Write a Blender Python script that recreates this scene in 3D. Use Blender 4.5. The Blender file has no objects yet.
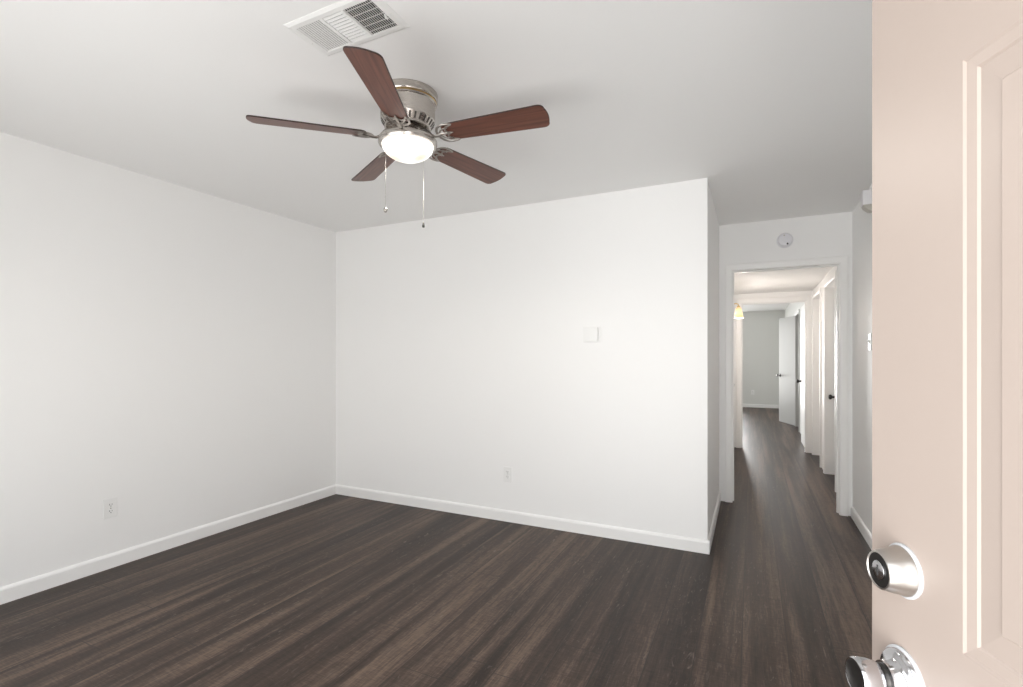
import bpy, bmesh, math
from mathutils import Vector, Matrix

C = bpy.context.scene.collection
S = bpy.context.scene
PI = math.pi

# ------------------------------------------------------------------ camera
F_PX, YAW, CY, CAM_H = 495.5, 0.451, 356.7, 1.278
cd = bpy.data.cameras.new('camera')
cam = bpy.data.objects.new('camera', cd); C.objects.link(cam)
cam.location = (0, 0, CAM_H)
cam.rotation_euler = (PI/2, 0, YAW)
cd.sensor_fit = 'HORIZONTAL'; cd.sensor_width = 36
cd.lens = F_PX/1023*36
cd.shift_y = (CY-343.5)/1023
cd.clip_start = 0.02; cd.clip_end = 200
S.camera = cam

# ------------------------------------------------------------------ world and daylight
W = bpy.data.worlds.new('world'); S.world = W; W.use_nodes = True
wn = W.node_tree.nodes; wl = W.node_tree.links
bg = wn['Background']
tc = wn.new('ShaderNodeTexCoord'); sx = wn.new('ShaderNodeSeparateXYZ')
rp = wn.new('ShaderNodeValToRGB'); mr = wn.new('ShaderNodeMapRange')
mr.inputs['From Min'].default_value = -1; mr.inputs['From Max'].default_value = 1
wl.new(tc.outputs['Generated'], sx.inputs[0]); wl.new(sx.outputs['Z'], mr.inputs['Value'])
wl.new(mr.outputs[0], rp.inputs[0]); wl.new(rp.outputs[0], bg.inputs['Color'])
cr = rp.color_ramp
cr.elements[0].position = 0.0; cr.elements[0].color = (0.95, 0.945, 0.93, 1)      # sunlit pavement and garden
cr.elements[1].position = 0.47; cr.elements[1].color = (1.0, 1.0, 0.985, 1)
for p, c in ((0.53, (1.0, 0.99, 0.97, 1)), (1.0, (0.80, 0.90, 1.0, 1))):
    e = cr.elements.new(p); e.color = c
bg.inputs['Strength'].default_value = 4.3

def portal(name, loc, rot, sx_, sy_):                    # daylight openings: sampling guides for the sky
    l = bpy.data.lights.new(name, 'AREA'); l.shape = 'RECTANGLE'; l.size = sx_; l.size_y = sy_
    l.cycles.is_portal = True
    o = bpy.data.objects.new(name, l); C.objects.link(o); o.location = loc; o.rotation_euler = rot
WIN = (-2.75, -0.80, 0.25, 1.92)                           # front window opening  x0 x1 z0 z1
DOOR_X = (-0.46, 0.50); DOOR_Z = 2.06
BWIN = (-2.7, -0.36, 0.12, 2.20)                          # bedroom window in its back wall
portal('daylight_front_window', ((WIN[0]+WIN[1])/2, -0.08, (WIN[2]+WIN[3])/2), (PI/2, 0, 0), WIN[1]-WIN[0], WIN[3]-WIN[2])
dl = bpy.data.lights.new('daylight_fill_entry', 'AREA'); dl.shape = 'RECTANGLE'; dl.size = 0.90; dl.size_y = 1.95
dl.energy = 4.6; dl.spread = math.radians(62); dl.color = (1.0, 1.0, 1.0)               # added area lamp for doorway daylight, narrowed and aimed to brighten the passage
dlo = bpy.data.objects.new('daylight_fill_entry', dl); C.objects.link(dlo)
dlo.location = (0.02, -0.14, 1.02); dlo.rotation_euler = (PI/2+math.radians(7), 0, math.radians(-2))
LWIN = (9.6, 11.6, 0.60, 2.10)                            # unseen side window added to brighten the bedroom  y0 y1 z0 z1
portal('daylight_added_window', (-2.98, (LWIN[0]+LWIN[1])/2, (LWIN[2]+LWIN[3])/2), (PI/2, 0, -PI/2), LWIN[1]-LWIN[0], LWIN[3]-LWIN[2])
portal('daylight_bedroom', ((BWIN[0]-0.95)/2, 13.98, (BWIN[2]+BWIN[3])/2), (-PI/2, 0, 0), -0.95-BWIN[0], BWIN[3]-BWIN[2])
bl = bpy.data.lights.new('daylight_bedroom_sash', 'AREA'); bl.shape = 'RECTANGLE'; bl.size = 0.48; bl.size_y = 1.9
bl.energy = 14; bl.spread = math.radians(50); bl.color = (1.0, 0.99, 0.97)   # bright sky through the window sash that looks down the hall
blo = bpy.data.objects.new('daylight_bedroom_sash', bl); C.objects.link(blo)
blo.location = (-0.66, 13.96, 1.17); blo.rotation_euler = (-PI/2, 0, math.radians(5))

vs = S.view_settings
S.display_settings.display_device = 'sRGB'
vs.view_transform = 'Standard'; vs.look = 'None'; vs.gamma = 1; vs.use_curve_mapping = False
vs.exposure = 0.08
S.cycles.max_bounces = 14; S.cycles.diffuse_bounces = 10; S.cycles.glossy_bounces = 4
S.cycles.use_denoising = True

# ------------------------------------------------------------------ materials
def mat(name, col, rough=0.5, metal=0.0, bump=None, spec=None, emit=None, var=None):
    m = bpy.data.materials.new(name); m.use_nodes = True
    n, l = m.node_tree.nodes, m.node_tree.links
    b = n['Principled BSDF']
    b.inputs['Base Color'].default_value = (*col, 1)
    b.inputs['Roughness'].default_value = rough; b.inputs['Metallic'].default_value = metal
    if spec is not None: b.inputs['Specular IOR Level'].default_value = spec
    t = n.new('ShaderNodeTexCoord')
    if var:                                               # faint unevenness of the paint itself
        sc, amt = var
        no = n.new('ShaderNodeTexNoise'); no.inputs['Scale'].default_value = sc; no.inputs['Detail'].default_value = 3
        l.new(t.outputs['Object'], no.inputs['Vector'])
        mx = n.new('ShaderNodeMix'); mx.data_type = 'RGBA'
        mx.inputs['A'].default_value = (*[c*(1-amt) for c in col], 1); mx.inputs['B'].default_value = (*[min(1, c*(1+amt)) for c in col], 1)
        l.new(no.outputs['Fac'], mx.inputs['Factor']); l.new(mx.outputs['Result'], b.inputs['Base Color'])
    if bump:
        sc, st = bump
        no = n.new('ShaderNodeTexNoise'); no.inputs['Scale'].default_value = sc; no.inputs['Detail'].default_value = 2
        l.new(t.outputs['Object'], no.inputs['Vector'])
        bu = n.new('ShaderNodeBump'); bu.inputs['Strength'].default_value = st; bu.inputs['Distance'].default_value = 0.002
        l.new(no.outputs['Fac'], bu.inputs['Height']); l.new(bu.outputs[0], b.inputs['Normal'])
    if emit:
        b.inputs['Emission Color'].default_value = (*emit[0], 1); b.inputs['Emission Strength'].default_value = emit[1]
    return m

M = {}
M['wall'] = mat('wall_paint', (0.90, 0.898, 0.892), 0.55, bump=(160, 0.12), var=(1.5, 0.008))
M['ceil'] = mat('ceiling_paint', (0.90, 0.898, 0.891), 0.7, bump=(120, 0.15), var=(2, 0.008))
M['trim'] = mat('white_trim_paint', (0.90, 0.895, 0.885), 0.35, bump=(60, 0.05), var=(6, 0.01))
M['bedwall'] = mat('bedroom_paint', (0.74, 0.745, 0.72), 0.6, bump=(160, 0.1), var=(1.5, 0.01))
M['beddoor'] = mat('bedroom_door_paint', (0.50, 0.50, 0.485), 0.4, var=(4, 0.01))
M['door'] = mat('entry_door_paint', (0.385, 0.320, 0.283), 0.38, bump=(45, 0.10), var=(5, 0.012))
M['plastic'] = mat('white_plastic', (0.86, 0.86, 0.85), 0.3, var=(20, 0.01))
M['detector'] = mat('detector_plastic', (0.80, 0.80, 0.84), 0.35, var=(20, 0.01))
M['chime'] = mat('chime_plastic', (0.86, 0.85, 0.87), 0.4, var=(20, 0.01))
M['grille'] = mat('grille_plastic', (0.55, 0.53, 0.48), 0.5, var=(20, 0.01))
M['dark'] = mat('dark_slot', (0.03, 0.03, 0.03), 0.6, var=(20, 0.05))
M['slot'] = mat('shadowed_steel', (0.10, 0.09, 0.08), 0.5, metal=0.6, var=(20, 0.05))
M['duct'] = mat('duct_shade', (0.06, 0.06, 0.06), 0.8, var=(20, 0.05))
M['vent'] = mat('vent_enamel', (0.84, 0.84, 0.83), 0.4, var=(15, 0.01))
M['black'] = mat('aged_black_metal', (0.05, 0.047, 0.045), 0.35, metal=0.8, var=(40, 0.1))
M['brass'] = mat('brass', (0.75, 0.55, 0.25), 0.3, metal=1, var=(40, 0.05))
M['gasket'] = mat('white_paint_ring', (0.50, 0.51, 0.53), 0.35, var=(40, 0.02))

def brushed(name, col, rough):
    m = bpy.data.materials.new(name); m.use_nodes = True
    n, l = m.node_tree.nodes, m.node_tree.links; b = n['Principled BSDF']
    b.inputs['Metallic'].default_value = 1; b.inputs['Base Color'].default_value = (*col, 1)
    t = n.new('ShaderNodeTexCoord'); mp = n.new('ShaderNodeMapping'); mp.inputs['Scale'].default_value = (20, 20, 900)
    no = n.new('ShaderNodeTexNoise'); no.inputs['Scale'].default_value = 1; no.inputs['Detail'].default_value = 4
    l.new(t.outputs['Object'], mp.inputs[0]); l.new(mp.outputs[0], no.inputs['Vector'])
    r = n.new('ShaderNodeMapRange'); r.inputs['To Min'].default_value = rough-0.08; r.inputs['To Max'].default_value = rough+0.12
    l.new(no.outputs['Fac'], r.inputs['Value']); l.new(r.outputs[0], b.inputs['Roughness'])
    bu = n.new('ShaderNodeBump'); bu.inputs['Strength'].default_value = 0.06; bu.inputs['Distance'].default_value = 0.001
    l.new(no.outputs['Fac'], bu.inputs['Height']); l.new(bu.outputs[0], b.inputs['Normal'])
    return m
M['nickel'] = brushed('brushed_nickel', (0.55, 0.515, 0.48), 0.24)
M['cast'] = brushed('cast_nickel', (0.40, 0.37, 0.34), 0.30)
M['chrome'] = brushed('polished_nickel', (0.60, 0.60, 0.62), 0.14)
M['satin'] = brushed('satin_nickel', (0.50, 0.47, 0.44), 0.33)

def wood_blade():
    m = bpy.data.materials.new('walnut_blade'); m.use_nodes = True
    n, l = m.node_tree.nodes, m.node_tree.links; b = n['Principled BSDF']
    t = n.new('ShaderNodeTexCoord'); mp = n.new('ShaderNodeMapping'); mp.inputs['Scale'].default_value = (3.0, 60, 8)
    l.new(t.outputs['Object'], mp.inputs[0])
    no = n.new('ShaderNodeTexNoise'); no.inputs['Scale'].default_value = 1.2; no.inputs['Detail'].default_value = 6
    no.inputs['Distortion'].default_value = 0.6
    l.new(mp.outputs[0], no.inputs['Vector'])
    r = n.new('ShaderNodeValToRGB'); r.color_ramp.elements[0].position = 0.3; r.color_ramp.elements[1].position = 0.72
    r.color_ramp.elements[0].color = (0.082, 0.026, 0.016, 1); r.color_ramp.elements[1].color = (0.185, 0.066, 0.040, 1)
    l.new(no.outputs['Fac'], r.inputs[0]); l.new(r.outputs[0], b.inputs['Base Color'])
    b.inputs['Roughness'].default_value = 0.36
    return m
M['wood'] = wood_blade()
M['blade_edge'] = mat('blade_edge', (0.035, 0.016, 0.013), 0.4, var=(30, 0.1))

def floor_mat():
    m = bpy.data.materials.new('vinyl_planks'); m.use_nodes = True
    n, l = m.node_tree.nodes, m.node_tree.links; b = n['Principled BSDF']
    def math_(op, a, b_=None, c=None):
        q = n.new('ShaderNodeMath'); q.operation = op
        for i, v in enumerate((a, b_, c)):
            if v is None: continue
            if isinstance(v, (int, float)): q.inputs[i].default_value = v
            else: l.new(v, q.inputs[i])
        return q.outputs[0]
    t = n.new('ShaderNodeTexCoord'); s = n.new('ShaderNodeSeparateXYZ'); l.new(t.outputs['Object'], s.inputs[0])
    X, Y = s.outputs['X'], s.outputs['Y']
    PW, PL = 0.18, 1.22
    u = math_('DIVIDE', math_('ADD', X, 0.038), PW); col = math_('FLOOR', u); fu = math_('FRACT', u)
    wn1 = n.new('ShaderNodeTexWhiteNoise'); wn1.noise_dimensions = '1D'; l.new(col, wn1.inputs['W'])
    v = math_('ADD', math_('DIVIDE', Y, PL), wn1.outputs['Value']); row = math_('FLOOR', v); fv = math_('FRACT', v)
    cx = n.new('ShaderNodeCombineXYZ'); l.new(col, cx.inputs[0]); l.new(row, cx.inputs[1])
    wn2 = n.new('ShaderNodeTexWhiteNoise'); wn2.noise_dimensions = '2D'; l.new(cx.outputs[0], wn2.inputs['Vector'])
    rnd = wn2.outputs['Value']
    # grain coordinates shifted per plank
    def noise(sx_, sy_, detail, dist, off, rnd=rnd):
        c = n.new('ShaderNodeCombineXYZ')
        l.new(math_('ADD', math_('MULTIPLY', X, sx_), math_('MULTIPLY', rnd, off)), c.inputs[0])
        l.new(math_('MULTIPLY', Y, sy_), c.inputs[1]); l.new(math_('MULTIPLY', rnd, 37.0), c.inputs[2])
        q = n.new('ShaderNodeTexNoise'); q.inputs['Scale'].default_value = 1; q.inputs['Detail'].default_value = detail
        q.inputs['Distortion'].default_value = dist; l.new(c.outputs[0], q.inputs['Vector'])
        return q.outputs['Fac']
    broad = noise(10, 0.45, 2, 0.35, 51, wn1.outputs['Value'])                    # long soft bands along each plank
    streak = noise(34, 1.0, 4, 0.6, 29, wn1.outputs['Value'])
    fine = noise(120, 9, 5, 1.0, 93)
    saw = noise(26, 150, 2, 0.3, 17)                       # faint cross saw marks
    fleck = noise(42, 8, 6, 2.6, 71)
    f1 = math_('ADD', math_('MULTIPLY', broad, 0.41), math_('MULTIPLY', streak, 0.20))
    f1 = math_('ADD', f1, math_('MULTIPLY', fine, 0.25))
    f1 = math_('ADD', f1, math_('MULTIPLY', saw, 0.14))
    f1 = math_('ADD', f1, math_('MULTIPLY', math_('SUBTRACT', wn1.outputs['Value'], 0.5), 0.07))
    r = n.new('ShaderNodeValToRGB'); l.new(f1, r.inputs[0])
    e = r.color_ramp.elements
    e[0].position = 0.40; e[0].color = (0.022, 0.0135, 0.0102, 1)
    e[1].position = 0.615; e[1].color = (0.150, 0.102, 0.074, 1)
    k = e.new(0.50); k.color = (0.055, 0.0350, 0.0260, 1)
    # pale limed flecks in the grain
    fl = n.new('ShaderNodeMapRange'); fl.inputs['From Min'].default_value = 0.60; fl.inputs['From Max'].default_value = 0.72
    l.new(fleck, fl.inputs['Value'])
    mx = n.new('ShaderNodeMix'); mx.data_type = 'RGBA'; mx.inputs['B'].default_value = (0.20, 0.155, 0.125, 1)
    clump = noise(5, 2.2, 2, 0.2, 5)
    cl = n.new('ShaderNodeMapRange'); cl.inputs['From Min'].default_value = 0.42; cl.inputs['From Max'].default_value = 0.62; l.new(clump, cl.inputs['Value'])
    l.new(math_('MULTIPLY', math_('MULTIPLY', fl.outputs[0], cl.outputs[0]), 0.75), mx.inputs['Factor']); l.new(r.outputs[0], mx.inputs['A'])
    # seams
    su = math_('MINIMUM', fu, math_('SUBTRACT', 1.0, fu)); sv = math_('MINIMUM', fv, math_('SUBTRACT', 1.0, fv))
    seam = math_('MAXIMUM', math_('LESS_THAN', su, 0.011), math_('LESS_THAN', sv, 0.0016))
    mx2 = n.new('ShaderNodeMix'); mx2.data_type = 'RGBA'; mx2.inputs['B'].default_value = (0.022, 0.017, 0.015, 1)
    l.new(math_('MULTIPLY', seam, 0.8), mx2.inputs['Factor']); l.new(mx.outputs['Result'], mx2.inputs['A'])
    l.new(mx2.outputs['Result'], b.inputs['Base Color'])
    rr = n.new('ShaderNodeMapRange'); rr.inputs['To Min'].default_value = 0.36; rr.inputs['To Max'].default_value = 0.52
    l.new(fine, rr.inputs['Value']); l.new(rr.outputs[0], b.inputs['Roughness'])
    bu = n.new('ShaderNodeBump'); bu.inputs['Strength'].default_value = 0.12; bu.inputs['Distance'].default_value = 0.002
    l.new(math_('SUBTRACT', f1, math_('MULTIPLY', seam, 0.6)), bu.inputs['Height']); l.new(bu.outputs[0], b.inputs['Normal'])
    b.inputs['Specular IOR Level'].default_value = 0.30
    return m
M['floor'] = floor_mat()

def glow_mat(name, spots, base, hot, s_base, s_hot, rad):
    """frosted glass lit from inside: brighter and warmer where the bulbs stand behind it"""
    m = bpy.data.materials.new(name); m.use_nodes = True
    n, l = m.node_tree.nodes, m.node_tree.links; b = n['Principled BSDF']
    b.inputs['Base Color'].default_value = (0.25, 0.24, 0.22, 1); b.inputs['Roughness'].default_value = 0.25
    t = n.new('ShaderNodeTexCoord'); last = None
    for p in spots:
        d = n.new('ShaderNodeVectorMath'); d.operation = 'DISTANCE'; d.inputs[1].default_value = p
        l.new(t.outputs['Object'], d.inputs[0])
        r = n.new('ShaderNodeMapRange'); r.interpolation_type = 'SMOOTHSTEP'
        r.inputs['From Min'].default_value = rad; r.inputs['From Max'].default_value = rad*0.3
        l.new(d.outputs['Value'], r.inputs['Value'])
        if last is None: last = r.outputs[0]
        else:
            q = n.new('ShaderNodeMath'); q.operation = 'MAXIMUM'; l.new(last, q.inputs[0]); l.new(r.outputs[0], q.inputs[1]); last = q.outputs[0]
    mx = n.new('ShaderNodeMix'); mx.data_type = 'RGBA'
    mx.inputs['A'].default_value = (*base, 1); mx.inputs['B'].default_value = (*hot, 1)
    l.new(last, mx.inputs['Factor']); l.new(mx.outputs['Result'], b.inputs['Emission Color'])
    r = n.new('ShaderNodeMapRange'); r.inputs['To Min'].default_value = s_base; r.inputs['To Max'].default_value = s_hot
    l.new(last, r.inputs['Value']); l.new(r.outputs[0], b.inputs['Emission Strength'])
    return m

# ------------------------------------------------------------------ helpers
def box(bm, x0, x1, y0, y1, z0, z1, bev=0.0, mtx=None):
    vs_ = [bm.verts.new((x, y, z)) for x in (x0, x1) for y in (y0, y1) for z in (z0, z1)]
    fs = [(0, 1, 3, 2), (4, 6, 7, 5), (0, 4, 5, 1), (2, 3, 7, 6), (0, 2, 6, 4), (1, 5, 7, 3)]
    faces = [bm.faces.new([vs_[i] for i in f]) for f in fs]
    geo = vs_
    if bev:
        r = bmesh.ops.bevel(bm, geom=list({e for f in faces for e in f.edges}), offset=bev, segments=2, profile=0.6, affect='EDGES')
        geo = list({v for f in r['faces'] for v in f.verts} | {v for v in vs_ if v.is_valid})
    if mtx is not None:
        bmesh.ops.transform(bm, matrix=mtx, verts=[v for v in geo if v.is_valid])

def lathe(bm, prof, seg=32, mtx=None, cap0=True, cap1=True):
    """prof: list of (radius, height); axis = local Z"""
    rings = []
    for r, h in prof:
        rings.append([bm.verts.new((r*math.cos(2*PI*k/seg), r*math.sin(2*PI*k/seg), h)) for k in range(seg)])
    for a, b in zip(rings, rings[1:]):
        for k in range(seg):
            bm.faces.new((a[k], a[(k+1) % seg], b[(k+1) % seg], b[k]))
    if cap0: bm.faces.new(list(reversed(rings[0])))
    if cap1: bm.faces.new(rings[-1])
    if mtx is not None:
        bmesh.ops.transform(bm, matrix=mtx, verts=[v for r in rings for v in r])

def tube(bm, pts, rad, seg=8, closed=False, flat=1.0):
    pts = [Vector(p) for p in pts]; n = len(pts); rings = []
    rads = rad if isinstance(rad, (list, tuple)) else [rad]*n
    for i, p in enumerate(pts):
        if closed: d = pts[(i+1) % n]-pts[i-1]
        else: d = pts[min(i+1, n-1)]-pts[max(i-1, 0)]
        d.normalize()
        up = Vector((0, 0, 1)) if abs(d.z) < 0.95 else Vector((1, 0, 0))
        s = d.cross(up).normalized(); w = s.cross(d).normalized()
        rings.append([bm.verts.new(p+s*rads[i]*math.cos(2*PI*k/seg)+w*rads[i]*flat*math.sin(2*PI*k/seg)) for k in range(seg)])
    m = n if closed else n-1
    for i in range(m):
        a, b = rings[i], rings[(i+1) % n]
        for k in range(seg):
            bm.faces.new((a[k], a[(k+1) % seg], b[(k+1) % seg], b[k]))
    if not closed:
        bm.faces.new(list(reversed(rings[0]))); bm.faces.new(rings[-1])

def prism(bm, poly, h0, h1, mtx=None):
    """extrude a 2D outline (x,y) from h0 to h1 along z"""
    a = [bm.verts.new((x, y, h0)) for x, y in poly]; b = [bm.verts.new((x, y, h1)) for x, y in poly]
    n = len(poly)
    bm.faces.new(list(reversed(a))); bm.faces.new(b)
    for k in range(n): bm.faces.new((a[k], a[(k+1) % n], b[(k+1) % n], b[k]))
    if mtx is not None: bmesh.ops.transform(bm, matrix=mtx, verts=a+b)

def obj(name, bm, material, parent=None, smooth=None, loc=None, rot=None):
    bmesh.ops.recalc_face_normals(bm, faces=bm.faces[:])
    me = bpy.data.meshes.new(name); bm.to_mesh(me); bm.free()
    for mm in (material if isinstance(material, (list, tuple)) else [material]): me.materials.append(mm)
    o = bpy.data.objects.new(name, me); C.objects.link(o)
    if parent is not None: o.parent = parent
    if loc is not None: o.location = loc
    if rot is not None: o.rotation_euler = rot
    if smooth is not None:
        me.polygons.foreach_set('use_smooth', [True]*len(me.polygons))
        me.set_sharp_from_angle(angle=math.radians(smooth))
    return o
def tag(o, label, cat, group=None):
    o['label'] = label; o['category'] = cat
    if group: o['group'] = group
    return o
def struct(name, bm, m, **k):
    o = obj(name, bm, m, **k); o['kind'] = 'structure'; return o
def thing(name, label, cat, loc=(0, 0, 0), rot=(0, 0, 0), group=None):
    o = bpy.data.objects.new(name, None); C.objects.link(o); o.empty_display_size = 0.05
    o.location = loc; o.rotation_euler = rot
    return tag(o, label, cat, group)
NB = bmesh.new

# ------------------------------------------------------------------ room shell
XL, YB, XH, YA, XR, H = -3.494, 3.451, -0.257, 4.76, 0.727, 2.44
HC = 2.155; YW = 7.66; YBED = 13.9; XBR = 0.735; HB = 2.42
T = 0.12

bm = NB(); box(bm, XL-T, 1.5, -0.15, YBED+T, -0.06, 0); struct('floor', bm, M['floor'])
bm = NB(); box(bm, XL-T, XR+T, -0.15, YA+T, H, H+0.1); struct('ceiling', bm, M['ceil'])
bm = NB(); box(bm, XH-T, XR+T, YA+T, YW, HC, HC+0.1); struct('ceiling_hall', bm, M['ceil'])
bm = NB(); box(bm, -2.9-T, 1.5, YW, YBED+T, HB, HB+0.1); struct('ceiling_bedroom', bm, M['ceil'])

bm = NB(); box(bm, XL-T, XL, -0.15, YB+T, 0, H); struct('wall_left', bm, M['wall'])
bm = NB(); box(bm, XL, XH, YB, YB+T, 0, H); box(bm, XH-T, XH, YB+T, YA+T, 0, H); struct('wall_back', bm, M['wall'])
bm = NB(); box(bm, XR, XR+T, -0.15, YA+T, 0, H); struct('wall_right', bm, M['wall'])
bm = NB()
box(bm, XL, WIN[0], -0.15, 0, 0, H); box(bm, WIN[0], WIN[1], -0.15, 0, 0, WIN[2]); box(bm, WIN[0], WIN[1], -0.15, 0, WIN[3], H)
box(bm, WIN[1], DOOR_X[0], -0.15, 0, 0, H); box(bm, DOOR_X[0], DOOR_X[1], -0.15, 0, DOOR_Z, H); box(bm, DOOR_X[1], XR, -0.15, 0, 0, H)
struct('wall_front', bm, M['wall'])
# end wall of the passage with its cased opening
OA = (-0.150, 0.640, 2.030)
bm = NB()
box(bm, XH, OA[0]-0.018, YA, YA+T, 0, H); box(bm, OA[1]+0.018, XR, YA, YA+T, 0, H); box(bm, OA[0]-0.018, OA[1]+0.018, YA, YA+T, OA[2]+0.018, H)
struct('wall_passage_end', bm, M['wall'])

# hall walls, with door recesses
R1 = (5.58, 6.37); R2 = (6.74, 7.53); L1 = (6.88, 7.58); DH = 2.03
bm = NB()
for a, b in ((YA+T, L1[0]), (L1[1], YW)): box(bm, XH-T, XH, a, b, 0, HC)
box(bm, XH-T, XH, L1[0], L1[1], DH+0.018, HC); struct('wall_hall_left', bm, M['wall'])
bm = NB()
for a, b in ((YA+T, R1[0]), (R1[1], R2[0]), (R2[1], YW)): box(bm, XR, XR+T, a, b, 0, HC)
for a, b in (R1, R2): box(bm, XR, XR+T, a, b, DH+0.018, HC)
struct('wall_hall_right', bm, M['wall'])
# wall between hall and bedroom
OB = (-0.125, 0.655, 2.02)
bm = NB()
box(bm, -2.9, OB[0]-0.018, YW, YW+T, 0, HB); box(bm, OB[1]+0.018, 0.95, YW, YW+T, 0, HB); box(bm, OB[0]-0.018, OB[1]+0.018, YW, YW+T, OB[2]+0.018, HB)
struct('wall_hall_end', bm, M['wall'])
# bedroom
CD = (9.72, 10.46)
bm = NB()
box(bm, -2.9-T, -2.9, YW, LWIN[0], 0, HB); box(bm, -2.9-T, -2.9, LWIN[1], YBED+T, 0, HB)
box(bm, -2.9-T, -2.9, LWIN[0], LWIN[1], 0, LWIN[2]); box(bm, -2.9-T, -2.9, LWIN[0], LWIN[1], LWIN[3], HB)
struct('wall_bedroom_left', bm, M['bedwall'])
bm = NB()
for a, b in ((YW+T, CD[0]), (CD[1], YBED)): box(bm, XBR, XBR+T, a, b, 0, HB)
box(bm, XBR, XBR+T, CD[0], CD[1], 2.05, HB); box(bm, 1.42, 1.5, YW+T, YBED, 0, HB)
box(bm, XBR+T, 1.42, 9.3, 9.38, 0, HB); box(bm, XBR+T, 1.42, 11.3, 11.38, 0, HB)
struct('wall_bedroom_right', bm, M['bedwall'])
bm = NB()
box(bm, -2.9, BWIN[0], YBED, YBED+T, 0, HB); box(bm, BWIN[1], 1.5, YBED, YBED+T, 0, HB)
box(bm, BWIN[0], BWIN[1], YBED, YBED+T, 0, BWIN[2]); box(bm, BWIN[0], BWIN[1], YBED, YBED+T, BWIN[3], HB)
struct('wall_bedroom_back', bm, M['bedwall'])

def win_frame_side(name, y0, y1, z0, z1, x0, x1):
    bm = NB(); w = 0.05
    box(bm, x0, x1, y0, y0+w, z0, z1); box(bm, x0, x1, y1-w, y1, z0, z1)
    box(bm, x0, x1, y0+w, y1-w, z0, z0+w); box(bm, x0, x1, y0+w, y1-w, z1-w, z1)
    ym = (y0+y1)/2; box(bm, x0, x1, ym-0.025, ym+0.025, z0+w, z1-w)
    struct(name, bm, M['trim'])
win_frame_side('added_window_3', *LWIN, -2.99, -2.93)
def win_frame(name, x0, x1, z0, z1, y0, y1):
    bm = NB(); w = 0.05
    box(bm, x0, x0+w, y0, y1, z0, z1); box(bm, x1-w, x1, y0, y1, z0, z1)
    box(bm, x0+w, x1-w, y0, y1, z0, z0+w); box(bm, x0+w, x1-w, y0, y1, z1-w, z1)
    xm = (x0+x1)/2; box(bm, xm-0.025, xm+0.025, y0, y1, z0+w, z1-w)
    struct(name, bm, M['trim'])
win_frame('window_1', *WIN, -0.10, -0.04)
win_frame('window_2', *BWIN, YBED+0.03, YBED+0.09)

# ------------------------------------------------------------------ trim: baseboards, casings, jambs
BB = [(0, 0), (0.013, 0), (0.013, 0.070), (0.010, 0.078), (0.005, 0.084), (0, 0.086)]
def baseboard(name, runs):
    """runs: ((x0,y0),(x1,y1),(nx,ny)) along a wall face with the room on side n"""
    bm = NB()
    for (x0, y0), (x1, y1), (nx, ny) in runs:
        a = [bm.verts.new((x0+nx*d, y0+ny*d, z)) for d, z in BB]; b = [bm.verts.new((x1+nx*d, y1+ny*d, z)) for d, z in BB]
        n = len(BB)
        for k in range(n): bm.faces.new((a[k], a[(k+1) % n], b[(k+1) % n], b[k]))
        bm.faces.new(a); bm.faces.new(b)
    struct(name, bm, M['trim'])
baseboard('baseboard_left', [((XL, 0), (XL, YB-0.013), (1, 0))])
baseboard('baseboard_back', [((XL, YB), (XH+0.013, YB), (0, -1))])
baseboard('baseboard_passage', [((XH, YB), (XH, YA-0.02), (1, 0))])
baseboard('baseboard_right', [((XR, 0.02), (XR, YA-0.02), (-1, 0))])
baseboard('baseboard_front', [((XL+0.013, 0), (DOOR_X[0]-0.07, 0), (0, 1))])
baseboard('baseboard_bedroom_back', [((-2.9, YBED), (XBR, YBED), (0, -1))])
baseboard('baseboard_bedroom_right', [((XBR, CD[1]+0.08), (XBR, YBED-0.013), (-1, 0))])
baseboard('baseboard_hall', [((XH, YA+T), (XH, L1[0]-0.07), (1, 0))])

CAS = [(0, 0), (0, 0.009), (0.006, 0.011), (0.012, 0.014), (0.046, 0.017), (0.055, 0.016), (0.058, 0.012), (0.058, 0)]
def casing(bm, u0, u1, zt, mp, prof=CAS, wide=1.0):
    """U-shaped door casing; mp(u, protrusion, z) gives world coordinates"""
    path = [(u0, 0, -1, 0), (u0, zt, -1, 1), (u1, zt, 1, 1), (u1, 0, 1, 0)]
    rings = [[bm.verts.new(mp(u+su*o*wide, w, z+sz*o*wide)) for o, w in prof] for u, z, su, sz in path]
    n = len(prof)
    for a, b in zip(rings, rings[1:]):
        for k in range(n): bm.faces.new((a[k], a[(k+1) % n], b[(k+1) % n], b[k]))
    bm.faces.new(rings[0]); bm.faces.new(rings[-1])
def jamb(bm, u0, u1, zt, mp, d0, d1, t=0.018, stop=None):
    """jamb boards lining an opening; mp(u, depth, z)"""
    def bx(ua, ub, da, db, za, zb):
        vs_ = [bm.verts.new(mp(u, d, z)) for u in (ua, ub) for d in (da, db) for z in (za, zb)]
        for f in [(0, 1, 3, 2), (4, 6, 7, 5), (0, 4, 5, 1), (2, 3, 7, 6), (0, 2, 6, 4), (1, 5, 7, 3)]: bm.faces.new([vs_[i] for i in f])
    bx(u0-t, u0, d0, d1, 0, zt+t); bx(u1, u1+t, d0, d1, 0, zt+t); bx(u0, u1, d0, d1, zt, zt+t)
    if stop:
        s0, s1 = stop; q = 0.011
        bx(u0, u0+q, s0, s1, 0, zt); bx(u1-q, u1, s0, s1, 0, zt); bx(u0+q, u1-q, s0, s1, zt-q, zt)

def my(Y, sgn=-1): return lambda u, w, z: (u, Y+sgn*w, z)
def mx_(X, sgn=-1): return lambda u, w, z: (X+sgn*w, u, z)
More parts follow.
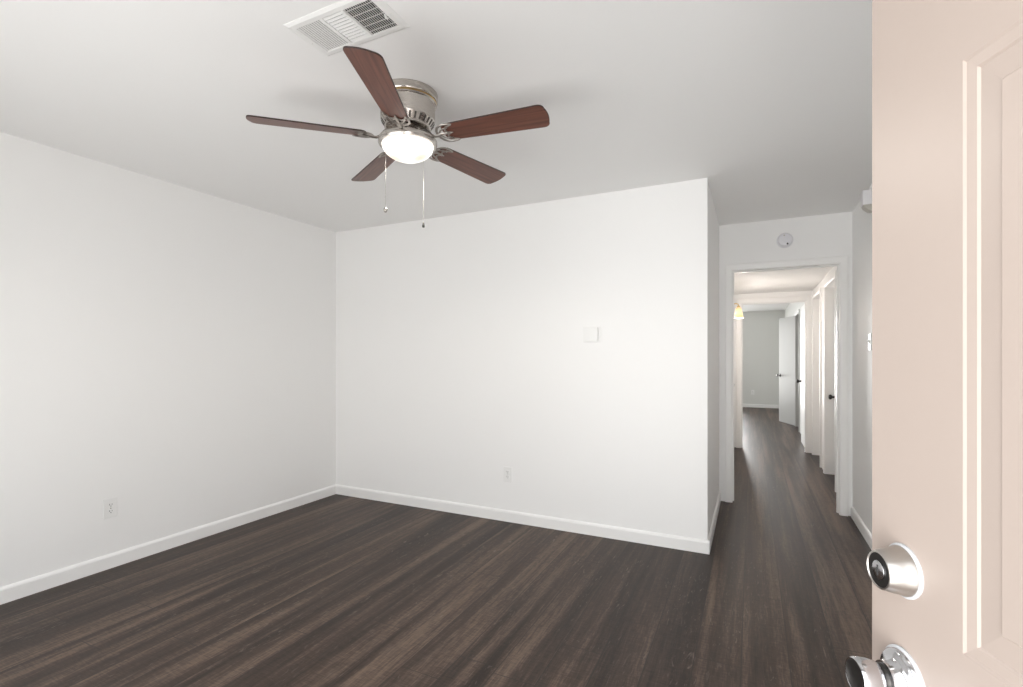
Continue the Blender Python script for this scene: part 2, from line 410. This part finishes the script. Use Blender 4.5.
# opening at the end of the passage
bm = NB(); casing(bm, OA[0], OA[1], OA[2], my(YA)); jamb(bm, OA[0], OA[1], OA[2], my(YA, 1), 0, T, stop=(0.05, 0.08)); casing(bm, OA[0], OA[1], OA[2], my(YA+T, 1))
struct('trim_1', bm, M['trim'])
# opening into the bedroom
bm = NB(); casing(bm, OB[0], OB[1], OB[2], my(YW), wide=1.2); jamb(bm, OB[0], OB[1], OB[2], my(YW, 1), 0, T, stop=(0.035, 0.065))
struct('trim_2', bm, M['trim'])
# hall doors on the right
for i, R in enumerate((R1, R2)):
    bm = NB(); casing(bm, R[0]+0.018, R[1]-0.018, DH, mx_(XR), wide=1.15 if i == 0 else 1.0); jamb(bm, R[0]+0.018, R[1]-0.018, DH, mx_(XR, 1), 0, T)
    struct('trim_%d' % (3+i), bm, M['trim'])
bm = NB(); casing(bm, L1[0]+0.018, L1[1]-0.018, DH, mx_(XH, 1)); jamb(bm, L1[0]+0.018, L1[1]-0.018, DH, mx_(XH, -1), 0, T); struct('trim_5', bm, M['trim'])
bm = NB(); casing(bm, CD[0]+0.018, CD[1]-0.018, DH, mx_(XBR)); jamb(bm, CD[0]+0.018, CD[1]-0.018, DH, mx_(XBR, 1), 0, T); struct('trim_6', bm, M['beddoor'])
# front door frame (behind and beside the camera)
bm = NB(); jamb(bm, DOOR_X[0]+0.018, DOOR_X[1]-0.018, DOOR_Z-0.018, my(0, -1), 0, 0.15); casing(bm, DOOR_X[0]+0.018, DOOR_X[1]-0.018, DOOR_Z-0.018, my(0, 1)); struct('trim_7', bm, M['trim'])

# ------------------------------------------------------------------ doors
def rot_to(axis):
    return Vector((0, 0, 1)).rotation_difference(Vector(axis)).to_matrix().to_4x4()
def at(p, axis): return Matrix.Translation(p) @ rot_to(axis)

def knob_mesh():
    """round passage knob along local Z: rose, neck, knob"""
    bm = NB()
    lathe(bm, [(0.001, 0), (0.031, 0), (0.031, 0.003), (0.026, 0.008), (0.013, 0.011), (0.011, 0.028), (0.016, 0.033), (0.025, 0.041),
               (0.0275, 0.050), (0.025, 0.059), (0.018, 0.064), (0.001, 0.065)], 24, cap0=False, cap1=False)
    return bm

def hall_door(name, origin, along, normal, w, h, material, label, knobs, kz=0.915):
    """flat flush door: origin = hinge-side bottom corner on its front face, along = towards the free edge"""
    a, nn = Vector(along).normalized(), Vector(normal).normalized()
    bm = NB(); t = 0.035
    box(bm, 0, w, -t, 0, 0.008, h, 0.002)
    mt = Matrix(((a.x, nn.x, 0, origin[0]), (a.y, nn.y, 0, origin[1]), (a.z, nn.z, 1, origin[2]), (0, 0, 0, 1)))
    bmesh.ops.transform(bm, matrix=mt, verts=bm.verts[:])
    d = struct(name, bm, material); d['label'] = label; d['category'] = 'door'
    for s in knobs:
        p = Vector(origin)+a*(w-0.062)+Vector((0, 0, kz))+(nn*0 if s > 0 else -nn*t)
        k = knob_mesh(); bmesh.ops.transform(k, matrix=at(p, nn*s), verts=k.verts[:])
        obj('door_knob', k, M['black'], d, smooth=35)['label'] = 'dark metal door knob'
    return d

# ---- entry door, standing open beside the camera; its outer face looks at us
E0 = Vector((0.149, 0.828, 0)); EV = Vector((0.3646, -0.9311, 0))      # free edge -> hinge
EN = Vector((-0.9311, -0.3646, 0))                                     # outer face normal
DM = Matrix(((EV.x, EN.x, 0, E0.x), (EV.y, EN.y, 0, E0.y), (0, 0, 1, 0), (0, 0, 0, 1)))
DW, DHT, DT = 0.91, 2.03, 0.044
bm = NB()
us = [0, 0.150, 0.410, 0.500, 0.760, DW]; zs = [0.01, 0.22, 0.76, 0.960, 1.595, 1.70, 1.925, DHT]
PROF = [(0.0, 0.0), (0.003, -0.0017), (0.0145, -0.0027), (0.0170, -0.0046), (0.0435, -0.0030), (0.0450, -0.0012), (0.050, -0.0012)]
for side in (0, 1):
    def P(u, d, z): return bm.verts.new((u, d if side == 0 else -DT-d, z))
    for i in range(5):
        for j in range(7):
            u0, u1, z0, z1 = us[i], us[i+1], zs[j], zs[j+1]
            if i in (1, 3) and j in (1, 3, 5):
                rings = [[P(u0+o, h, z0+o), P(u1-o, h, z0+o), P(u1-o, h, z1-o), P(u0+o, h, z1-o)] for o, h in PROF]
                for a, b in zip(rings, rings[1:]):
                    for k in range(4): bm.faces.new((a[k], a[(k+1) % 4], b[(k+1) % 4], b[k]))
                bm.faces.new(rings[-1])
            else:
                bm.faces.new((P(u0, 0, z0), P(u1, 0, z0), P(u1, 0, z1), P(u0, 0, z1)))
for (ua, za), (ub, zb) in (((0, zs[0]), (DW, zs[0])), ((DW, zs[0]), (DW, DHT)), ((DW, DHT), (0, DHT)), ((0, DHT), (0, zs[0]))):
    bm.faces.new([bm.verts.new(p) for p in ((ua, 0, za), (ub, 0, zb), (ub, -DT, zb), (ua, -DT, za))])
bmesh.ops.remove_doubles(bm, verts=bm.verts[:], dist=1e-5)
bmesh.ops.transform(bm, matrix=DM, verts=bm.verts[:])
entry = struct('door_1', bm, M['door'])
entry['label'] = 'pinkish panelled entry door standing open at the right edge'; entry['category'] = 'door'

DBM = DM @ Matrix.Translation((0.062, 0, 1.011)) @ rot_to((0, 1, 0))
bm = NB()
lathe(bm, [(0.0328, 0), (0.0328, 0.002), (0.0315, 0.0035), (0.029, 0.0035)], 48, DBM, cap0=True, cap1=True)
dbr = obj('deadbolt', bm, M['gasket'], entry, smooth=40); dbr['label'] = 'satin nickel deadbolt lock'
bm = NB()
lathe(bm, [(0.0300, 0.003), (0.0297, 0.006), (0.0280, 0.010), (0.0265, 0.018), (0.0235, 0.029), (0.0225, 0.031), (0.0212, 0.0315), (0.0205, 0.030)], 48, DBM, cap0=False, cap1=False)
obj('deadbolt_collar', bm, M['satin'], dbr, smooth=40)
bm = NB(); lathe(bm, [(0.0206, 0.0285), (0.0206, 0.0302), (0.0118, 0.0302), (0.0118, 0.0280)], 40, DBM, cap0=False, cap1=False); lathe(bm, [(0.0207, 0.0283), (0.0207, 0.0285)], 40, DBM)
obj('deadbolt_face', bm, M['black'], dbr, smooth=40)
bm = NB(); lathe(bm, [(0.0113, 0.028), (0.0113, 0.0312), (0.0105, 0.0318)], 32, DBM); plug = obj('lock_plug', bm, M['chrome'], dbr, smooth=40)
bm = NB(); box(bm, -0.0012, 0.0012, -0.0065, 0.0065, 0.0310, 0.0321, mtx=DBM)
box(bm, -0.0035, 0.0012, 0.001, 0.003, 0.0310, 0.0321, mtx=DBM)
obj('keyhole', bm, M['dark'], dbr)

KBM = DM @ Matrix.Translation((0.062, 0, 0.876)) @ rot_to((0, 1, 0))
bm = NB()
lathe(bm, [(0.0375, 0), (0.0375, 0.002), (0.0355, 0.0035), (0.033, 0.0035)], 48, KBM)
knb = obj('door_knob', bm, M['gasket'], entry, smooth=40); knb['label'] = 'polished nickel round door knob'
bm = NB(); lathe(bm, [(0.0345, 0.003), (0.0342, 0.006), (0.031, 0.0095), (0.0265, 0.0105), (0.023, 0.0135), (0.020, 0.020), (0.0195, 0.024)], 48, KBM, cap0=False)
obj('rose', bm, M['chrome'], knb, smooth=50)
bm = NB(); lathe(bm, [(0.0165, 0.022), (0.017, 0.026), (0.0150, 0.029), (0.0150, 0.032)], 40, KBM); obj('knob_neck', bm, M['black'], knb, smooth=40)
bm = NB(); lathe(bm, [(0.0150, 0.030), (0.0175, 0.031), (0.0195, 0.034), (0.0215, 0.043), (0.0225, 0.052), (0.0222, 0.0565), (0.0208, 0.0590), (0.0196, 0.0585)], 48, KBM, cap1=False)
obj('knob_body', bm, M['chrome'], knb, smooth=50)
bm = NB(); lathe(bm, [(0.0198, 0.0582), (0.0170, 0.0560), (0.010, 0.0545), (0.001, 0.0540)], 48, KBM, cap0=False)
obj('knob_face', bm, M['black'], knb, smooth=50)

# ---- inner doors
hall_door('door_2', (0.812, R1[0]+0.021, 0), (0, 1, 0), (-1, 0, 0), R1[1]-R1[0]-0.042, 2.027, M['trim'], 'closed white hall door at right, nearest of the two', (1,), 0.845)
hall_door('door_3', (0.812, R2[1]-0.021, 0), (0, -1, 0), (-1, 0, 0), R2[1]-R2[0]-0.042, 2.027, M['trim'], 'closed white hall door farther down on the right', (1,))
hall_door('door_4', (-0.262, L1[1]-0.021, 0), (0, -1, 0), (1, 0, 0), L1[1]-L1[0]-0.042, 2.027, M['trim'], 'closed white door on the left side of the hall', (1,))
hall_door('door_5', (0.668, YW+T+0.006, 0), (0.0, 1, 0), (-1, 0, 0), 0.76, 2.015, M['trim'], 'white bedroom door swung back along the right wall', (1,))
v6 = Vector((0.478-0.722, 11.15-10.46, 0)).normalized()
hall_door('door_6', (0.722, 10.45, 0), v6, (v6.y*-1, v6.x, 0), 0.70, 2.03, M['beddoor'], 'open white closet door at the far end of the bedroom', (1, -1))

# ------------------------------------------------------------------ ceiling fan
FX, FY = -1.3705, 1.7765
fan = thing('ceiling_fan', 'flush-mount ceiling fan with five dark wood blades and a lit glass bowl', 'ceiling fan', (FX, FY, H))
R_ = math.radians
bm = NB()
lathe(bm, [(0.127, 0.0), (0.131, -0.002), (0.131, -0.030), (0.1285, -0.034), (0.1225, -0.036), (0.1225, -0.040), (0.126, -0.042), (0.126, -0.047),
           (0.1205, -0.050), (0.119, -0.054), (0.119, -0.116), (0.117, -0.121), (0.099, -0.148), (0.101, -0.151), (0.101, -0.157), (0.095, -0.160), (0.055, -0.158), (0.050, -0.150)], 64, cap0=True, cap1=True)
motor = obj('motor_housing', bm, M['nickel'], fan, smooth=30)
bm = NB(); lathe(bm, [(0.1228, -0.0355), (0.1262, -0.038), (0.1228, -0.0405)], 64, cap0=False, cap1=False)
obj('trim_ring', bm, M['brass'], motor, smooth=40)
# ventilation slots round the bottom cone
bm = NB(); ns = 30
for k in range(ns):
    a = 2*PI*k/ns; dr, dz = 0.099-0.117, -0.148+0.121; L = math.hypot(dr, dz)
    mt = Matrix.Rotation(a, 4, 'Z') @ Matrix.Translation((0.108, 0, -0.1345)) @ Matrix.Rotation(math.atan2(-dz, dr)-PI/2 , 4, 'Y')
    box(bm, -0.0012, 0.0012, -0.0040, 0.0040, -0.0130, 0.0130, mtx=mt)
obj('vent_slots', bm, M['slot'], motor)
bm = NB(); lathe(bm, [(0.044, -0.150), (0.043, -0.166), (0.040, -0.170), (0.040, -0.184), (0.043, -0.186)], 40)
obj('switch_housing', bm, M['nickel'], fan, smooth=30)
bm = NB(); lathe(bm, [(0.042, -0.180), (0.052, -0.183), (0.080, -0.187), (0.108, -0.193), (0.124, -0.201), (0.1285, -0.208), (0.1285, -0.221), (0.124, -0.228), (0.114, -0.2285), (0.110, -0.222)], 64)
obj('light_pan', bm, M['nickel'], fan, smooth=35)
bowl_m = glow_mat('frosted_bowl_lit', [(0.045, 0.02, -0.262), (-0.045, -0.02, -0.262)], (1.0, 0.96, 0.90), (1.0, 0.80, 0.62), 1.5, 0.85, 0.060)
bm = NB(); n_ = 14
lathe(bm, [(0.1125*math.cos(k/n_*PI/2*0.985), -0.2265-0.066*math.sin(k/n_*PI/2*0.985)) for k in range(n_+1)], 64)
obj('glass_bowl', bm, bowl_m, fan, smooth=60)
fl = bpy.data.lights.new('fan_lamp', 'SPOT'); fl.energy = 18; fl.color = (1, 0.95, 0.88); fl.shadow_soft_size = 0.08; fl.spot_size = math.radians(178); fl.spot_blend = 0.5
flo = bpy.data.objects.new('fan_lamp', fl); C.objects.link(flo); flo.parent = fan; flo.location = (0, 0, -0.32)

# blades: local x outwards, y = counter-clockwise; the counter-clockwise edge hangs lower
def blade_outline():
    pts = []
    x0, x1, w0, w1 = 0.178, 0.641, 0.052, 0.066
    N = 8
    # lower edge root -> tip
    for k in range(N+1):
        t_ = k/N; pts.append((x0+0.02+(x1-0.035-x0-0.02)*t_, -(w0+(w1-w0)*t_)))
    # tip: rounded corners, slightly convex end
    for k in range(1, 6):
        a = -PI/2+k/6*PI/2; pts.append((x1-0.030+0.026*math.cos(a), -(w1-0.024)+0.024*math.sin(a)))
    for k in range(-3, 4):
        yy = (w1-0.024)*k/3; pts.append((x1+0.003-0.007*(k/3)**2, yy))
    for k in range(1, 6):
        a = k/6*PI/2; pts.append((x1-0.030+0.026*math.cos(a), (w1-0.024)+0.024*math.sin(a)))
    for k in range(N+1):
        t_ = 1-k/N; pts.append((x0+0.02+(x1-0.035-x0-0.02)*t_, (w0+(w1-w0)*t_)))
    pts += [(x0+0.006, w0*0.86), (x0, w0*0.6), (x0, -w0*0.6), (x0+0.006, -w0*0.86)]
    return pts
ZB = -(H-2.245)
PITCH = R_(-12.5)
BT = Matrix.Translation((0, 0, ZB)) @ Matrix.Rotation(PITCH, 4, 'X')
def blade_mesh():
    bm = NB(); poly = blade_outline(); n = len(poly)
    def ring(h, ins):
        cx = 0.41
        out = []
        for x, y in poly:
            out.append(bm.verts.new((x-(ins if x > cx else -ins)*0.8, y*(1-ins/0.06), h)))
        return out
    rs = [ring(-0.003, 0.0016), ring(-0.0018, 0), ring(0.0018, 0), ring(0.003, 0.0016)]
    bm.faces.new(list(reversed(rs[0]))); bm.faces.new(rs[3])
    for a, b in zip(rs, rs[1:]):
        for k in range(n):
            f = bm.faces.new((a[k], a[(k+1) % n], b[(k+1) % n], b[k])); f.material_index = 1
    bmesh.ops.transform(bm, matrix=BT, verts=bm.verts[:])
    return bm
def iron_mesh():
    """cast open-work bracket: S-curved arm from the motor, scrolled plate under the blade root"""
    bm = NB()
    pts = [(0.066, 0, -0.161), (0.085, 0, -0.164), (0.102, 0, -0.176), (0.118, 0, -0.196), (0.134, 0, -0.2065), (0.150, 0, -0.206), (0.166, 0, -0.2045)]
    tube(bm, pts, [0.010, 0.010, 0.009, 0.008, 0.009, 0.010, 0.009], 10, flat=0.55)
    z = -0.0065
    loc = []
    def t2(p2, r, closed=False):
        k0 = len(bm.verts)
        tube(bm, [(x, y, z) for x, y in p2], r, 8, closed, flat=0.6)
        bm.verts.ensure_lookup_table(); loc.extend(bm.verts[k0:])
    for s in (-1, 1):
        # outer scroll of the bracket
        t2([(0.150, 0.004*s), (0.153, 0.022*s), (0.164, 0.040*s), (0.180, 0.051*s), (0.200, 0.054*s), (0.224, 0.052*s), (0.236, 0.048*s)], [0.006, 0.0055, 0.0055, 0.0055, 0.005, 0.004, 0.002])
        # inner prong curling back
        t2([(0.234, 0.046*s), (0.212, 0.040*s), (0.198, 0.030*s), (0.192, 0.018*s), (0.198, 0.008*s), (0.212, 0.0)], [0.002, 0.004, 0.0045, 0.0045, 0.004, 0.003])
        t2([(0.160, 0.008*s), (0.172, 0.022*s), (0.186, 0.030*s), (0.198, 0.032*s)], 0.0038)
    t2([(0.150, 0), (0.175, 0), (0.200, 0), (0.222, 0)], [0.008, 0.006, 0.005, 0.003])
    bmesh.ops.transform(bm, matrix=BT, verts=loc)
    k0 = len(bm.verts)
    for x, y in ((0.205, 0.036), (0.205, -0.036), (0.208, 0)):
        lathe(bm, [(0.0055, -0.0095), (0.0055, -0.0075), (0.0055, -0.0030)], 10, BT @ Matrix.Translation((x, y, 0)))
    return bm
A0 = 0.7407 + PI      # fitted azimuth of the first blade
b0 = obj('blade', blade_mesh(), [M['wood'], M['blade_edge']], fan, rot=(0, 0, A0))
i0 = obj('blade_bracket', iron_mesh(), M['cast'], fan, smooth=50, rot=(0, 0, A0))
for k in range(1, 5):
    for src in (b0, i0):
        c = src.copy(); C.objects.link(c); c.parent = fan; c.rotation_euler = (0, 0, A0+2*PI*k/5)
# pull chains
def lat(l, d):      # lateral / away-from-camera offset from the fan centre
    return Vector((l*math.cos(YAW)-d*math.sin(YAW), l*math.sin(YAW)+d*math.cos(YAW), 0))
for (l_, d_, zb_, col) in ((-0.071, -0.108, 1.905, 'nickel'), (0.047, 0.120, 1.902, 'black')):
    p = lat(l_, d_); bm = NB()
    tube(bm, [(p.x*0.98, p.y*0.98, -0.205), (p.x*1.01, p.y*1.01, -0.214), (p.x*1.01, p.y*1.01, -0.235), (p.x*1.01, p.y*1.01, zb_-H)], 0.0007, 6)
    zz = -0.24
    while zz > zb_-H:
        lathe(bm, [(0.0004, -0.0014), (0.0013, 0), (0.0004, 0.0014)], 6, Matrix.Translation((p.x*1.01, p.y*1.01, zz))); zz -= 0.006
    ch = obj('pull_chain', bm, M['cast'], fan)
    bm = NB()
    if col == 'nickel': prof = [(0.001, 0.008), (0.006, 0.005), (0.0085, -0.001), (0.0075, -0.008), (0.004, -0.013), (0.001, -0.014)]
    else: prof = [(0.001, 0.012), (0.003, 0.009), (0.0055, -0.002), (0.0065, -0.010), (0.0045, -0.014), (0.001, -0.015)]
    lathe(bm, prof, 14, Matrix.Translation((p.x*1.01, p.y*1.01, zb_-H-0.006)))
    obj('pull_knob', bm, M['cast' if col == 'nickel' else col], ch, smooth=40)

# ------------------------------------------------------------------ ceiling air vent
VX0, VX1, VY0, VY1 = -1.474, -1.080, 1.213, 1.414
vent = thing('air_vent', 'white rectangular metal ceiling air vent above the fan', 'air vent', ((VX0+VX1)/2, (VY0+VY1)/2, H))
hw, hl = (VX1-VX0)/2, (VY1-VY0)/2
iw, il = hw-0.032, hl-0.030
bm = NB()       # stamped frame with raised lip, bevelled outwards
prof = [(0.0, 0.0), (0.0, -0.0015), (0.006, -0.0045), (0.012, -0.0072), (0.026, -0.008), (0.030, -0.0075), (0.032, -0.004)]
rings = [[bm.verts.new(p) for p in ((-hw+o, -hl+o*0.95, h), (hw-o, -hl+o*0.95, h), (hw-o, hl-o*0.95, h), (-hw+o, hl-o*0.95, h))] for o, h in prof]
for a, b in zip(rings, rings[1:]):
    for k in range(4): bm.faces.new((a[k], a[(k+1) % 4], b[(k+1) % 4], b[k]))
xb = [-iw, -iw+0.112, -iw+0.122, -iw+0.208, -iw+0.216, iw]
box(bm, xb[1], xb[2], -il-0.001, il+0.001, -0.0095, -0.003); box(bm, xb[3], xb[4], -il-0.001, il+0.001, -0.0095, -0.003)
for x, y in ((-hw+0.014, 0.01), (hw-0.014, 0.01)):
    lathe(bm, [(0.0042, -0.0068), (0.0042, -0.0092), (0.002, -0.0100)], 10, Matrix.Translation((x, y, 0)))
obj('vent_frame', bm, M['vent'], vent)
bm = NB(); box(bm, -iw-0.004, iw+0.004, -il-0.004, il+0.004, -0.0015, -0.0004); obj('duct_shade_plate', bm, M['duct'], vent)  # dark plate paints the shade of a duct; the ceiling has no hole
def louvers(name, x0, x1, along_y, n, tilt, w, th=0.0008):
    bm = NB()
    for k in range(n):
        t_ = (k+0.5)/n
        if along_y: mt = Matrix.Translation((x0+(x1-x0)*t_, 0, -0.0055)) @ Matrix.Rotation(tilt, 4, 'Y'); box(bm, -w, w, -il, il, -th, th, mtx=mt)
        else: mt = Matrix.Translation(((x0+x1)/2, -il+2*il*t_, -0.0055)) @ Matrix.Rotation(tilt, 4, 'X'); box(bm, -(x1-x0)/2, (x1-x0)/2, -w, w, -th, th, mtx=mt)
    obj(name, bm, M['vent'], vent)
louvers('louver_bank', xb[0], xb[1], True, 11, R_(-16), 0.0030)
louvers('louver_bank', xb[2], xb[3], False, 10, R_(-20), 0.0046)
louvers('louver_bank', xb[4], xb[5], True, 13, R_(48), 0.0040)
bm = NB()
for k in range(5): box(bm, xb[4], xb[5], -il+2*il*(k+0.5)/5-0.0006, -il+2*il*(k+0.5)/5+0.0006, -0.004, -0.002)
obj('damper_blades', bm, M['vent'], vent)
bm = NB(); box(bm, 0.002, 0.0075, -0.006, 0.006, -0.022, -0.006, mtx=Matrix.Translation((iw-0.012, 0.012, 0)) @ Matrix.Rotation(R_(-25), 4, 'Y'), bev=0.0008)
obj('damper_lever', bm, M['plastic'], vent)

# ------------------------------------------------------------------ wall plates
def frame_mtx(p, n):
    """local x along the wall (to the viewer's right), y up, z out of the wall"""
    n = Vector(n); up = Vector((0, 0, 1)); x = up.cross(n).normalized()
    return Matrix(((x.x, 0, n.x, p[0]), (x.y, 0, n.y, p[1]), (x.z, 1, n.z, p[2]), (0, 0, 0, 1)))
def outlet(p, n, label, kind='outlet'):
    t_ = thing('wall_outlet', label, 'outlet'); t_.matrix_world = frame_mtx(p, n)
    bm = NB(); box(bm, -0.036, 0.036, -0.058, 0.058, 0, 0.006, 0.0025); obj('cover_plate', bm, M['plastic'], t_)
    for s in (1, -1):
        bm = NB(); poly = []
        for k in range(24):
            a = 2*PI*k/24; x, y = 0.0172*math.cos(a), max(-0.0125, min(0.0125, 0.0172*math.sin(a))); poly.append((x, y+0.0195*s))
        prism(bm, poly, 0.005, 0.0078); so = obj('socket', bm, M['plastic'], t_)
        bm = NB()
        box(bm, -0.0078, -0.0052, 0.0195*s-0.001, 0.0195*s+0.008, 0.0076, 0.0082); box(bm, 0.0050, 0.0074, 0.0195*s, 0.0195*s+0.007, 0.0076, 0.0082)
        lathe(bm, [(0.0026, 0.0076), (0.0026, 0.0082)], 10, Matrix.Translation((0, 0.0195*s-0.0068, 0)))
        obj('socket_slots', bm, M['dark'], so)
    bm = NB(); lathe(bm, [(0.003, 0.005), (0.003, 0.0068), (0.0015, 0.0074)], 12); obj('screw', bm, M['nickel'], t_)
    return t_
outlet((XL, 1.641, 0.362), (1, 0, 0), 'white outlet low on the left wall')
outlet((-1.702, YB, 0.365), (0, -1, 0), 'white outlet low on the back wall below the thermostat')
outlet((0.03, YBED, 0.38), (0, -1, 0), 'tiny white outlet on the far bedroom wall seen through the hall')

th = thing('thermostat', 'white square thermostat on the back wall', 'thermostat'); th.matrix_world = frame_mtx((-1.028, YB, 1.436), (0, -1, 0))
bm = NB(); box(bm, -0.066, 0.066, -0.057, 0.057, 0, 0.006, 0.002); obj('wall_plate', bm, M['plastic'], th)
bm = NB(); box(bm, -0.050, 0.048, -0.050, 0.050, 0.005, 0.026, 0.005); obj('thermostat_body', bm, M['plastic'], th, smooth=40)

sm = thing('smoke_detector', 'round white smoke detector on the wall above the hall opening', 'smoke detector'); sm.matrix_world = frame_mtx((0.253, YA, 2.257), (0, -1, 0))
bm = NB(); lathe(bm, [(0.062, 0), (0.062, 0.010), (0.060, 0.013), (0.056, 0.014), (0.055, 0.017), (0.056, 0.020), (0.055, 0.028), (0.048, 0.036), (0.030, 0.040), (0.028, 0.0385), (0.018, 0.0385), (0.016, 0.0405), (0.002, 0.041)], 48)
obj('detector_body', bm, M['detector'], sm, smooth=35)
bm = NB()
for k in range(20):
    a = 2*PI*k/20; box(bm, -0.0055, 0.0055, -0.0006, 0.0006, -0.0025, 0.0025, mtx=Matrix.Rotation(a, 4, 'Z') @ Matrix.Translation((0.0535, 0, 0.030)) @ Matrix.Rotation(PI/2, 4, 'Z'))
obj('sensor_slots', bm, M['grille'], sm)
bm = NB(); lathe(bm, [(0.007, 0.034), (0.007, 0.042), (0.005, 0.043)], 14, Matrix.Translation((0.018, -0.036, -0.002))); obj('test_button', bm, M['dark'], sm)
bm = NB(); lathe(bm, [(0.006, 0.034), (0.006, 0.0425)], 12, Matrix.Translation((-0.006, 0.035, -0.001))); obj('indicator_light', bm, M['grille'], sm)

dc = thing('motion_sensor', 'small white sensor box high on the right wall beside the entry door edge', 'sensor'); dc.matrix_world = frame_mtx((XR, 4.022, 2.335), (-1, 0, 0))
bm = NB(); box(bm, -0.040, 0.042, -0.046, 0.050, 0, 0.062, 0.005); obj('sensor_housing', bm, M['chime'], dc, smooth=40)
bm = NB()
vsx = [(0.0, -0.0465), (0.056, -0.0465), (0.050, -0.062), (0.022, -0.088), (0.0, -0.090)]
a = [bm.verts.new((-0.036, y, z)) for z, y in vsx]; b = [bm.verts.new((0.036, y, z)) for z, y in vsx]
bm.faces.new(a); bm.faces.new(b)
for k in range(5): bm.faces.new((a[k], a[(k+1) % 5], b[(k+1) % 5], b[k]))
obj('sensor_wedge', bm, M['grille'], dc)  # tapered wedge below the housing, in a darker plastic

ls = thing('light_switch', 'white light switch on the right wall beside the entry door edge', 'light switch'); ls.matrix_world = frame_mtx((XR, 4.085, 1.378), (-1, 0, 0))
bm = NB(); box(bm, -0.036, 0.036, -0.058, 0.058, 0, 0.006, 0.0025); obj('switch_plate', bm, M['plastic'], ls)
bm = NB(); box(bm, -0.005, 0.005, -0.012, 0.012, 0.004, 0.009); box(bm, -0.0035, 0.0035, -0.005, 0.005, 0.006, 0.020, mtx=Matrix.Rotation(R_(-25), 4, 'X')); obj('toggle', bm, M['plastic'], ls)
for s in (1, -1):
    bm = NB(); lathe(bm, [(0.003, 0.005), (0.003, 0.0072)], 10, Matrix.Translation((0, 0.031*s, 0))); obj('screw', bm, M['nickel'], ls)

# ------------------------------------------------------------------ hall sconce
sc_ = thing('wall_sconce', 'lit brass and glass wall sconce on the left side of the hall', 'wall lamp', (XH, 6.6, 1.905))
bm = NB(); lathe(bm, [(0.045, 0), (0.045, 0.006), (0.036, 0.014), (0.012, 0.018)], 28, Matrix.Rotation(PI/2, 4, 'Y')); obj('wall_mount', bm, M['brass'], sc_, smooth=40)
bm = NB(); tube(bm, [(0.012, 0, 0), (0.05, 0, 0.012), (0.09, 0, 0.018), (0.112, 0, 0.008), (0.116, 0, -0.012)], 0.006, 10)
lathe(bm, [(0.010, 0.0), (0.018, -0.010), (0.020, -0.030), (0.016, -0.036)], 20, Matrix.Translation((0.116, 0, -0.008))); obj('lamp_arm', bm, M['brass'], sc_, smooth=40)
shade_m = glow_mat('amber_glass_lit', [(0.116, 0, -0.10)], (1.0, 0.66, 0.26), (1.0, 0.80, 0.45), 0.9, 1.6, 0.07)
bm = NB(); lathe(bm, [(0.022, -0.030), (0.030, -0.040), (0.036, -0.065), (0.042, -0.100), (0.050, -0.135), (0.062, -0.160), (0.060, -0.160), (0.048, -0.134), (0.040, -0.100), (0.034, -0.065), (0.028, -0.042), (0.020, -0.034)], 28, Matrix.Translation((0.116, 0, 0)), cap0=False, cap1=False)
obj('glass_shade', bm, shade_m, sc_, smooth=50)
bm = NB(); lathe(bm, [(0.008, -0.040), (0.012, -0.055), (0.024, -0.090), (0.027, -0.112), (0.020, -0.135), (0.004, -0.145)], 20, Matrix.Translation((0.116, 0, 0)))
obj('light_bulb', bm, mat('lit_bulb', (1, 0.95, 0.85), 0.3, emit=((1, 0.80, 0.5), 6)), sc_, smooth=60)
hl_ = bpy.data.lights.new('sconce_lamp', 'POINT'); hl_.energy = 12.5; hl_.color = (1, 0.90, 0.82); hl_.shadow_soft_size = 0.06
ho = bpy.data.objects.new('sconce_lamp', hl_); C.objects.link(ho); ho.parent = sc_; ho.location = (0.135, 0, -0.20)
